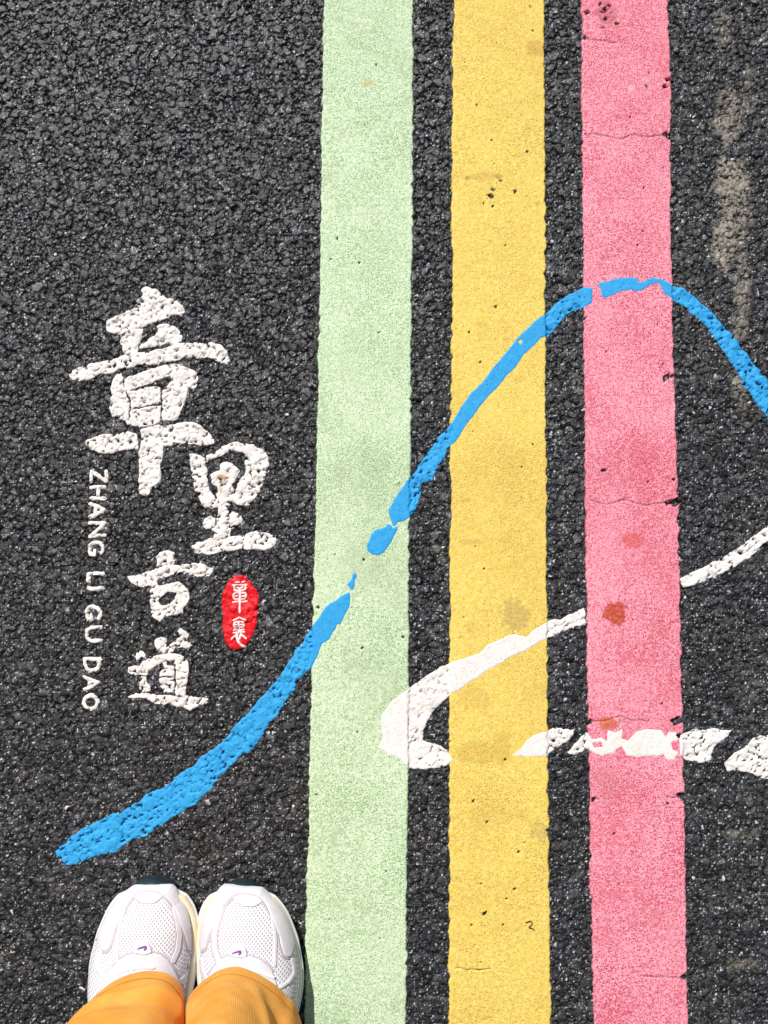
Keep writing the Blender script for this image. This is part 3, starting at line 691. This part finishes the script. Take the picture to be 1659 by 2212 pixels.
M['sole'] = mat_plain('cream_midsole', (.82, .78, .68), (.80, .69, .44), .5, .4, 25)
M['seam'] = mat_plain('lilac_seam', (.46, .41, .48), (.54, .49, .56), .8)
M['outsole'] = mat_plain('dark_navy_rubber', (.010, .022, .035), (.02, .045, .045), .3, .5)
M['purple'] = mat_plain('purple_mark', (.20, .05, .30), (.26, .07, .36), .4)
M['stitch'] = mat_plain('rust_thread', (.42, .13, .015), (.50, .17, .02), .8)
M['laces'] = mat_plain('white_laces', (.84, .82, .84), (.78, .75, .78), .8)
M['skin'] = mat_plain('skin', (.60, .38, .28), (.55, .33, .24), .5)
zQ = R_(260, 3220, 1659/940)
def zq1(x, y): return ((260+x/(1659/940))/SX, (3220+y/(1659/940))/SX)
QI = lambda px, py: ((px*SX-260)*(1659/940), (py*SX-3220)*(1659/940))

# outline of the left shoe's sole at its widest line, in window coordinates, z ~ .022
LO = [(560,188),(640,187),(684,188),(700,195),(742,236),(788,292),(820,352),(840,430),(848,520),(846,620),(838,700),(828,760),(815,840),(800,930),(790,1040),(785,1160),(790,1280),(795,1400),(790,1520),(770,1640),(725,1740),(650,1805),(560,1830),(470,1810),(390,1745),(335,1650),(300,1530),(270,1400),(235,1280),(195,1160),(160,1040),(143,930),(136,840),(138,760),(150,680),(168,610),(192,520),(228,435),(272,350),(322,285),(380,232),(432,196),(450,190),(500,189)]
def smooth_loop(P, n):
    P = np.array(P, float); m_ = len(P)
    t = np.linspace(0, m_, n, endpoint=False); i = np.floor(t).astype(int); f = (t-i)[:, None]
    a, b, c, d = P[(i-1) % m_], P[i % m_], P[(i+1) % m_], P[(i+2) % m_]
    return .5*((2*b)+(-a+c)*f+(2*a-5*b+4*c-d)*f*f+(-a+3*b-3*c+d)*f**3)
ROTR = math.radians(4.4)
def mir(pts):
    """left shoe window coordinates -> right shoe: mirror and a slight turn"""
    r = []
    for x, y in pts:
        x = 1672-x; y = y+18
        dx, dy = x-1160, y-900
        r.append((1160+dx*math.cos(ROTR)-dy*math.sin(ROTR), 900+dx*math.sin(ROTR)+dy*math.cos(ROTR)))
    return r
person_loc = W(*zq1(830, 1500)); person_loc = (float(person_loc[0]), float(person_loc[1]), 0.)
person = empty('person', person_loc, 'person in orange corduroy trousers and white mesh trainers standing with feet together', 'person')
NA, NR = 520, 150
def shoe(side):
    tr = (lambda p: p) if side == 0 else mir
    loop = smooth_loop(tr(LO), NA)
    gx, gy = W(*zip(*[zq1(*p) for p in loop]), .022)
    C = np.stack([gx, gy], 1)
    ymax, ymin = C[:, 1].max(), C[:, 1].min(); Lh = ymax-ymin
    # spine
    def spx(y):   # mid x of outline at y
        out = []
        for yy in np.atleast_1d(y):
            d_ = C[:, 1]-yy; s = np.nonzero(np.sign(d_) != np.sign(np.roll(d_, -1)))[0]
            out.append(C[s, 0].mean())
        return np.array(out)
    ytoe, yheel = ymax-.040, ymin+.032
    ysp = np.linspace(yheel, ytoe, 60); xsp = spx(ysp)
    def spine(y):
        yc = np.clip(y, yheel, ytoe); return np.interp(yc, ysp, xsp), yc
    def top(y):   # ridge height as a function of distance from the toe
        s = (ymax-y)/Lh
        return np.interp(s, [0, .10, .17, .25, .33, .42, .5, .62, .8, 1], [.042, .050, .056, .061, .069, .081, .090, .092, .088, .082])
    loc = (float(C[:, 0].mean()), float(C[:, 1].mean()), 0.)
    def place(name, me, mat, par):
        o = link_mesh(name, me, mat, par); return o
    # upper surface as a function of r (0 spine .. 1 edge) around the outline
    r = np.linspace(0, 1, NR)**.8
    inset = .0035
    sx, sy = spine(C[:, 1])
    nrm = C-np.stack([sx, sy], 1); nl = np.linalg.norm(nrm, axis=1)[:, None]
    toef = np.clip((C[:, 1]-(ymax-.012))/.009, 0, 1)[:, None]
    Cu = C-nrm/nl*((.0012+.0030*sm((nrm/nl)[:, :1]*(1 if side == 0 else -1), -.2, .6))*(1-toef)+.0006*toef)
    PX = sx[:, None]*(1-r)+Cu[:, 0][:, None]*r; PY_ = sy[:, None]*(1-r)+Cu[:, 1][:, None]*r
    z0 = .021
    tp = top(PY_); p = 2.25
    # toe end falls away lower than the ridge
    PZ = z0+(tp-z0)*np.power(np.clip(1-np.power(r, p)[None, :], 0, 1), 1/p)
    co = np.stack([PX, PY_, PZ], 2)
    # normals
    da = np.roll(co, -1, 0)-np.roll(co, 1, 0); dr = np.gradient(co, axis=1)
    nn = np.cross(dr, da); nn /= np.linalg.norm(nn, axis=2)[..., None]+1e-12
    nn[:, 0] = (0, 0, 1); nn = np.where(nn[..., 2:3] < -.2, -nn, nn)
    qx, qy = QI(*proj(co[..., 0], co[..., 1], co[..., 2]))
    hid = ~((nn[..., 2] > -.5))
    a_i = np.arange(NA)[:, None]*NR; b_i = np.roll(np.arange(NA), -1)[:, None]*NR; j = np.arange(NR-1)[None, :]
    q = np.stack([a_i+j, a_i+j+1, b_i+j+1, b_i+j], 2).reshape(-1, 4)
    def mk(name, off, mask, mat, par, smooth=True):
        P = co+nn*off[..., None]-np.array(loc)
        qq = q if mask is None else q[mask.ravel()[q].any(1)]
        u, inv = np.unique(qq, return_inverse=True)
        me = tri_mesh(name, P.reshape(-1, 3)[u], inv.reshape(-1, 4), smooth, quads=True)
        return place(name, me, mat, par)
    x_, y_ = co[..., 0], co[..., 1]
    up = mk('shoe', .00025*fbm(x_, y_, .02, 3), None, M['mesh'], person)
    up.location = Vector(loc)-Vector(person_loc)
    up['label'] = 'left white mesh running shoe' if side == 0 else 'right white mesh running shoe'
    def panel(name, polys, t, mat, strokes=(), rnd=10., dx=0):
        e = np.full(qx.shape, -1e9); dx = dx if side else 0
        tr = (lambda p: p) if side == 0 else (lambda p: [(a+dx, b) for a, b in mir(p)])
        for P in polys: e = np.maximum(e, sdf_poly(qx, qy, tr(P)))
        for P, w_ in strokes: e = np.maximum(e, w_/2-seg_dist(qx, qy, tr(P)))
        cov = np.clip(e/rnd, -1, 1); cov = np.where(cov > 0, np.sqrt(1-(1-cov)**2), cov)
        return mk(name, t*cov, e > -rnd*.5, mat, up)
    panel('toe_overlay', [[(218,638),(240,640),(262,628),(290,560),(305,500),(340,430),(375,360),(400,310),(430,270),(470,243),(530,232),(590,240),(630,265),(658,295),(690,335),(720,400),(742,470),(770,540),(792,630),(808,640),(860,560),(880,400),(800,240),(700,150),(420,150),(300,240),(200,380),(190,540),(205,600)]], .0013, M['suede'])
    panel('toe_tab', [[(428,282),(470,252),(530,243),(590,250),(628,272),(592,300),(562,320),(490,320),(455,300)]], .0008, M['smooth_white'], rnd=6)
    panel('side_overlay', [], .0009, M['suede'], strokes=[([(700,350),(722,440),(735,530),(722,630),(690,705)], 36)], rnd=6)
    panel('side_overlay', [], .0009, M['suede'], strokes=[([(365,370),(340,450),(325,540),(322,620),(318,700)], 24)], rnd=6)
    panel('lace_guard', [[(300,730),(330,698),(380,668),(440,650),(500,645),(560,648),(610,662),(655,695),(690,745),(730,830),(760,930),(765,1100),(700,1300),(400,1300),(270,1100),(240,900),(270,800)]], .0016, M['suede'], rnd=8, dx=-34)
    panel('tongue_tab', [[(430,655),(440,600),(455,574),(470,568),(515,568),(530,576),(545,610),(556,655),(500,668)]], .0026, M['smooth_white'], rnd=7, dx=-73)
    if side == 0:
        SW = [(452,622),(468,612),(490,604),(510,600),(516,604),(516,614),(508,626),(500,631),(497,628),(502,618),(500,612),(480,616)]
    else:
        SW0 = [(1080,652),(1098,642),(1120,634),(1138,630),(1144,634),(1144,644),(1136,656),(1128,661),(1125,658),(1130,648),(1128,642),(1108,646)]
        SW = SW0
    bm = bmesh.new(); pts = []
    for a_, b_ in smooth_loop(SW, 60):
        k_ = np.argsort(((qx-a_)**2+(qy-b_)**2).ravel())[:6]
        pp = (co+nn*.0030).reshape(-1, 3)[k_].mean(0); x0_, y0_ = W(*zq1(a_, b_), pp[2]); pts.append((float(x0_), float(y0_), pp[2]))
    pts = np.array(pts); Am = np.c_[pts[:, :2]-pts[:, :2].mean(0), np.ones(len(pts))]; cf = np.linalg.lstsq(Am, pts[:, 2], rcond=None)[0]
    pts[:, 2] = Am@cf+.0001
    f_ = bm.faces.new([bm.verts.new(Vector(p_)-Vector(loc)) for p_ in pts])
    ex = bmesh.ops.extrude_face_region(bm, geom=[f_]); bmesh.ops.translate(bm, verts=[g for g in ex['geom'] if isinstance(g, bmesh.types.BMVert)], vec=(0, 0, .0006))
    bmesh.ops.triangulate(bm, faces=bm.faces); bmesh.ops.recalc_face_normals(bm, faces=bm.faces)
    me = bpy.data.meshes.new('curved_mark'); bm.to_mesh(me); bm.free(); link_mesh('curved_mark', me, M['purple'], up)
    panel('side_band', [], .0011, M['suede'], strokes=[([(205,650),(190,690),(182,740),(215,800),(270,845),(330,870)], 26)], rnd=6)
    panel('side_band', [], .0011, M['suede'], strokes=[([(812,700),(806,760),(770,815),(725,845)], 34)], rnd=6)
    panel('lace', [], .0028, M['laces'], strokes=[([(325,782),(400,757),(480,748),(560,748)], 30)], rnd=9)
    panel('seam', [], .0006, M['seam'], strokes=[([(222,648),(245,648),(268,634),(297,562),(312,500),(347,432),(382,362),(407,315),(436,276),(475,250),(530,240),(586,247),(624,272),(650,300),(682,340),(711,402),(733,470),(761,540),(783,628),(805,648)], 13)], rnd=5)
    panel('seam', [], .0011, M['seam'], strokes=[([(432,282),(455,302),(490,322),(562,322),(592,302),(626,274)], 7)], rnd=4)
    panel('seam', [], .0006, M['seam'], strokes=[([(292,738),(326,692),(376,661),(438,643),(560,641),(614,655),(660,688),(696,740),(736,828),(766,930)], 13)], rnd=5, dx=-34)
    panel('seam', [], .0005, M['seam'], strokes=[([(722,352),(742,438),(755,530),(742,634),(708,712)], 9)], rnd=5)
    panel('seam', [], .0005, M['seam'], strokes=[([(678,352),(700,440),(713,528),(700,622),(672,696)], 8)], rnd=5)
    st = []
    stl = [(300,745),(340,705),(400,675),(450,662),(545,662),(600,674),(640,700),(672,745)]
    stl = smooth_loop(stl+stl[::-1], 400)[:188]
    panel('stitching', [], .0019, M['smooth_white'], strokes=[([tuple(a) for a in stl[k_:k_+3]], 4) for k_ in range(8, 170, 7)], rnd=2)
    # midsole: a ring with a bulging wall; outsole below it
    prof = [(-.0055, .024), (-.0030, .0255), (-.0008, .0245), (.0006, .0205), (.0012, .0150), (.0004, .0090), (-.0004, .0065)]
    dirn = nrm/nl
    def ring(name, prof, mat, cap=False):
        pts = []
        for off, z in prof:
            lift = .006*np.clip((C[:, 1]-(ymax-.05))/.05, 0, 1)**2
            b_ = C+dirn*(off-.0042*toef); pts.append(np.stack([b_[:, 0], b_[:, 1], np.full(NA, z)+lift*(1 if z < .03 else 1)], 1))
        P = np.stack(pts, 1); m_ = len(prof)
        ai = np.arange(NA)[:, None]*m_; bi = np.roll(np.arange(NA), -1)[:, None]*m_; jj = np.arange(m_-1)[None, :]
        f = np.stack([ai+jj, bi+jj, bi+jj+1, ai+jj+1], 2).reshape(-1, 4)
        me = tri_mesh(name, P.reshape(-1, 3)-np.array(loc), f, True, quads=True)
        if cap:
            bm = bmesh.new(); bm.from_mesh(me); bm.verts.ensure_lookup_table()
            bm.faces.new([bm.verts[i*m_+m_-1] for i in range(NA)]); bm.to_mesh(me); bm.free()
        o = link_mesh(name, me, mat, up); return o
    ring('midsole', prof, M['sole'])
    ring('outsole', [(-.001, .0070), (-.0002, .0060), (-.0005, .001), (-.003, .0002)], M['outsole'], True)
    # groove band round the midsole
    ring('midsole_edge', [(.0002, .0190), (.0020, .0182), (.0024, .0166), (.0016, .0150), (.0004, .0146)], M['smooth_white'])
    # dark rubber bumper curling up in front of the toe
    bl = [(432,192),(452,170),(480,152),(520,140),(560,135),(605,136),(640,146),(675,165),(702,190)]
    n_ = 60; bs = smooth_loop(tr(bl+bl[::-1]), n_*2)[:n_-3]
    bx, by = W(*zip(*[zq1(*p) for p in bs]), .012)
    c0 = np.array([np.mean(bx), np.min(by)-.012])
    rows = []
    for rr_, zz in ((1.0, .004), (1.03, .010), (1.0, .016), (.93, .0215), (.82, .0250), (.66, .0265), (.45, .025)):
        rr_ *= .90; rows.append(np.stack([c0[0]+(bx-c0[0])*min(1, rr_+.02), c0[1]+(by-c0[1])*rr_, np.full(len(bx), zz)], 1))
    P = np.stack(rows, 1); m_ = len(rows); nb = len(bx)
    f = [(i*m_+j_, (i+1)*m_+j_, (i+1)*m_+j_+1, i*m_+j_+1) for i in range(nb-1) for j_ in range(m_-1)]
    me = tri_mesh('toe_bumper', P.reshape(-1, 3)-np.array(loc), np.array(f), True, quads=True)
    o = link_mesh('toe_bumper', me, M['outsole'], up)
    sol = o.modifiers.new('thick', 'SOLIDIFY'); sol.thickness = .0015
    return C, loc
CL_, locL = shoe(0); CR_, locR = shoe(1)

# trousers: hem rings traced in front, closed behind the heel, lofted up to the waist
hemL = [(30,1200),(66,1121),(100,1040),(150,962),(220,892),(300,832),(400,782),(500,757),(580,755),(650,768),(700,800),(738,850),(762,905),(780,960),(784,1040),(786,1121)]
hemR = [(794,1121),(794,1040),(797,950),(812,918),(860,860),(930,800),(1000,752),(1080,728),(1150,730),(1230,760),(1320,820),(1390,880),(1440,940),(1490,1000),(1520,1090),(1540,1200)]
NT = 220
def hem_ring(h):
    gx, gy = W(*zip(*[zq1(*p) for p in h]), .085)
    pts = list(zip(gx, gy)); x0, x1 = pts[0][0], pts[-1][0]; cx = (x0+x1)/2; yb = min(pts[0][1], pts[-1][1])
    ra = (x1-x0)/2
    for k_ in range(1, 9):
        a = -math.pi*k_/9
        pts.append((cx+ra*math.cos(a), yb+.085*math.sin(a)))
    return np.array(pts)
allco = []; allf = []; ribs = []; off = 0; hem_info = []
cxm = person_loc[0]+.03
for side, h in ((0, hemL), (1, hemR)):
    H = smooth_loop(hem_ring(h), 1200)
    # equalise arc length, start at front
    d = np.concatenate([[0], np.cumsum(np.linalg.norm(np.roll(H, -1, 0)-H, axis=1))])
    tt = np.linspace(0, d[-1], NT, endpoint=False); Hc = np.concatenate([H, H[:1]])
    H = np.stack([np.interp(tt, d, Hc[:, 0]), np.interp(tt, d, Hc[:, 1])], 1)
    cen = H.mean(0)
    zs = np.concatenate([np.linspace(0, .40, 150), np.linspace(.42, .86, 40)])
    sgn = -1 if side == 0 else 1
    rows = []
    frontness = np.clip((H[:, 1]-cen[1])/.07, -1, 1)
    ang = np.arctan2(H[:, 1]-cen[1], H[:, 0]-cen[0])
    hz = .058+.030*np.clip(frontness, -.6, 1)
    for zi, z in enumerate(zs):
        k_ = min(1, z/.45)
        tgtc = np.array([cxm+sgn*.068, cen[1]-.035])
        rx, ry = (.068, .082) if z < .5 else (.068+.02*(z-.5)/.36, .085+.02*(z-.5)/.36)
        E = np.stack([tgtc[0]+rx*np.cos(ang), tgtc[1]+ry*np.sin(ang)], 1)
        w_ = sm(np.array([k_]), 0, 1)[0]
        c = H*(1-w_)+E*w_
        zz = hz*(1-min(1, z/.3))+.07*min(1, z/.3)+z
        # folds: broad creases that die out upwards, plus a small hem roll
        u = ang; f_ = .0030*np.sin(3*u+9*z+side)*sm(np.array([z]), .01, .06)[0]+.0022*np.sin(5*u-22*z+2*side)*sm(np.array([z]), .02, .08)[0]
        f_ = f_+.0010*vnoise((u*.05).astype(F32)+side, np.full(NT, z, F32), .013, 8)*sm(np.array([z]), .006, .03)[0]+.0016*vnoise((u*.05).astype(F32)+side, np.full(NT, z, F32), .03, 4)*sm(np.array([z]), .004, .03)[0]
        fr = ang-math.pi/2
        if side == 1: f_ = f_+.0032*np.exp(-((fr+.15+5.5*(z-.03))/.13)**2)*sm(np.array([z]), .015, .05)[0]-.0015*np.exp(-((fr+.45+5.5*(z-.03))/.2)**2)*sm(np.array([z]), .015, .05)[0]
        else: f_ = f_+.0040*np.exp(-((z-.05-.012*np.sin(fr*2+.5))/.008)**2)-.0030*np.exp(-((z-.075-.02*fr)/.012)**2)
        dr_ = np.stack([np.cos(ang), np.sin(ang)], 1)
        hemgroove = -.0011*math.exp(-((z-.0245)/.0018)**2)-.0020*math.exp(-(z/.0018)**2)
        c = c+dr_*(f_+hemgroove)[:, None]
        # keep each leg on its own side
        zl = float(zz.mean()); bl_ = sm(np.array([zl]), .16, .45)[0]
        lm = (float(W(*zq1(788, 1080), min(zl, .30))[0]))*(1-bl_)+cxm*bl_
        if side == 0: g_ = lm-.0005-c[:, 0]
        else: g_ = c[:, 0]-lm-.0005
        g2 = np.where(g_ < .003, .003*np.exp(np.clip((g_-.003)/.003, -20, 0)), g_)
        c[:, 0] = np.where(g_ < .003, (lm-.0005-g2) if side == 0 else (lm+.0005+g2), c[:, 0])
        rows.append(np.stack([c[:, 0], c[:, 1], zz], 1))
    # inner turned hem
    inner = rows[0].copy(); inner[:, :2] = cen+(inner[:, :2]-cen)*.965; inner[:, 2] += .001
    in2 = rows[8].copy(); in2[:, :2] = cen+(in2[:, :2]-cen)*.955
    R = [in2, inner]+rows
    P = np.stack(R, 0); nr = len(R)
    i = np.arange(nr-1)[:, None]*NT; a = np.arange(NT)[None, :]; b_ = (np.arange(NT)+1) % NT; b_ = b_[None, :]
    f = np.stack([i+a, i+b_, i+NT+b_, i+NT+a], 2).reshape(-1, 4)+off
    allco.append(P.reshape(-1, 3)); allf.append(f)
    # ribs run up the leg: phase by position round the leg, kept mirrored so the wrap closes
    ribp = np.tile(tt/.0016*2*math.pi*(round(d[-1]/.0016)*.0016/d[-1]), nr); ribs.append(ribp)
    off += P.shape[0]*P.shape[1]
    hem_info.append((P, ang))
# waist: one band round both legs
tc = np.concatenate(allco); loc = np.array(person_loc)
cxw = cxm; cyw = tc[:, 1].mean()
def ringw(rx, ry, z): 
    a = np.linspace(0, 2*math.pi, NT, endpoint=False); return np.stack([cxw+rx*np.cos(a), cyw+ry*np.sin(a), np.full(NT, z)], 1)
ycen = hem_info[0][0][-1][:, 1].mean()
cyw = ycen
Rw = [ringw(.150, .09, .84), ringw(.175, .105, .87), ringw(.178, .112, .93), ringw(.165, .108, .99), ringw(.148, .10, 1.03), ringw(.143, .096, 1.03)]
P = np.stack(Rw, 0); nr = len(Rw)
i = np.arange(nr-1)[:, None]*NT; a = np.arange(NT)[None, :]; b_ = ((np.arange(NT)+1) % NT)[None, :]
allf.append(np.stack([i+a, i+b_, i+NT+b_, i+NT+a], 2).reshape(-1, 4)+off); allco.append(P.reshape(-1, 3))
ribs.append(np.tile(np.linspace(0, 2*math.pi*300, NT), nr))
me = tri_mesh('trousers', np.concatenate(allco)-loc, np.concatenate(allf), True, quads=True)
ra_ = me.attributes.new('rib', 'FLOAT', 'POINT'); ra_.data.foreach_set('value', np.concatenate(ribs).astype(F32))
trou = link_mesh('trousers', me, M['cord'], person)
trou['label'] = 'orange corduroy trousers'
# stitched hem: short dark dashes round each leg
for side in (0, 1):
    P, ang = hem_info[side]
    row = P[2+9]; cen = row.mean(0); bm = bmesh.new()
    for k_ in range(0, NT):
        a_, b2 = row[k_], row[(k_+1) % NT]
        for s0, s1 in ((.12, .80),):
            p0 = Vector(a_*(1-s0)+b2*s0); p1 = Vector(a_*(1-s1)+b2*s1)
            d_ = Vector((p0.x-cen[0], p0.y-cen[1], 0)).normalized()*.0004
            ax = (p1-p0).normalized(); nrm_ = d_.normalized(); bi = ax.cross(nrm_)
            vs = []
            for pp in (p0, p1):
                for q_ in range(6):
                    t_ = q_*math.pi/3; vs.append(bm.verts.new(pp+d_+(nrm_*math.cos(t_)+bi*math.sin(t_))*.00032-Vector(loc)))
            for q_ in range(6): bm.faces.new((vs[q_], vs[(q_+1) % 6], vs[6+(q_+1) % 6], vs[6+q_]))
            bm.faces.new(vs[:6]); bm.faces.new(vs[6:][::-1])
    me = bpy.data.meshes.new('hem_stitching'); bm.to_mesh(me); bm.free()
    link_mesh('hem_stitching', me, M['stitch'], trou)
# the body inside the clothes: one skinned surface
verts = []; edges = []; rad = []
def addv(p, r_): verts.append(Vector(p)-Vector(loc)); rad.append(r_); return len(verts)-1
pel = addv((cxw, cyw, .93), .095); wst = addv((cxw, cyw, 1.04), .095); edges.append((pel, wst))
for side, sgn, lc in ((0, -1, locL), (1, 1, locR)):
    hp = addv((cxw+sgn*.075, cyw, .84), .07); kn = addv((cxw+sgn*.08, cyw, .48), .045); an = addv((lc[0]-sgn*.012, cyw+.0, .10), .026)
    hl = addv((lc[0]-sgn*.010, cyw, .05), .024); to = addv((lc[0], lc[1]+.07, .034), .014)
    edges += [(pel, hp), (hp, kn), (kn, an), (an, hl), (hl, to)]
me = bpy.data.meshes.new('body'); me.from_pydata(verts, edges, []); me.update()
body = link_mesh('body', me, M['skin'], person)
sk_ = body.modifiers.new('skin', 'SKIN')
for i_, v in enumerate(me.skin_vertices[0].data if me.skin_vertices else []): v.radius = (rad[i_], rad[i_])
if not me.skin_vertices:
    bpy.context.view_layer.objects.active = body; body.select_set(True)
    bpy.ops.mesh.customdata_skin_add()
    for i_, v in enumerate(me.skin_vertices[0].data): v.radius = (rad[i_], rad[i_])
me.skin_vertices[0].data[0].use_root = True
ss = body.modifiers.new('sub', 'SUBSURF'); ss.levels = 1; ss.render_levels = 2
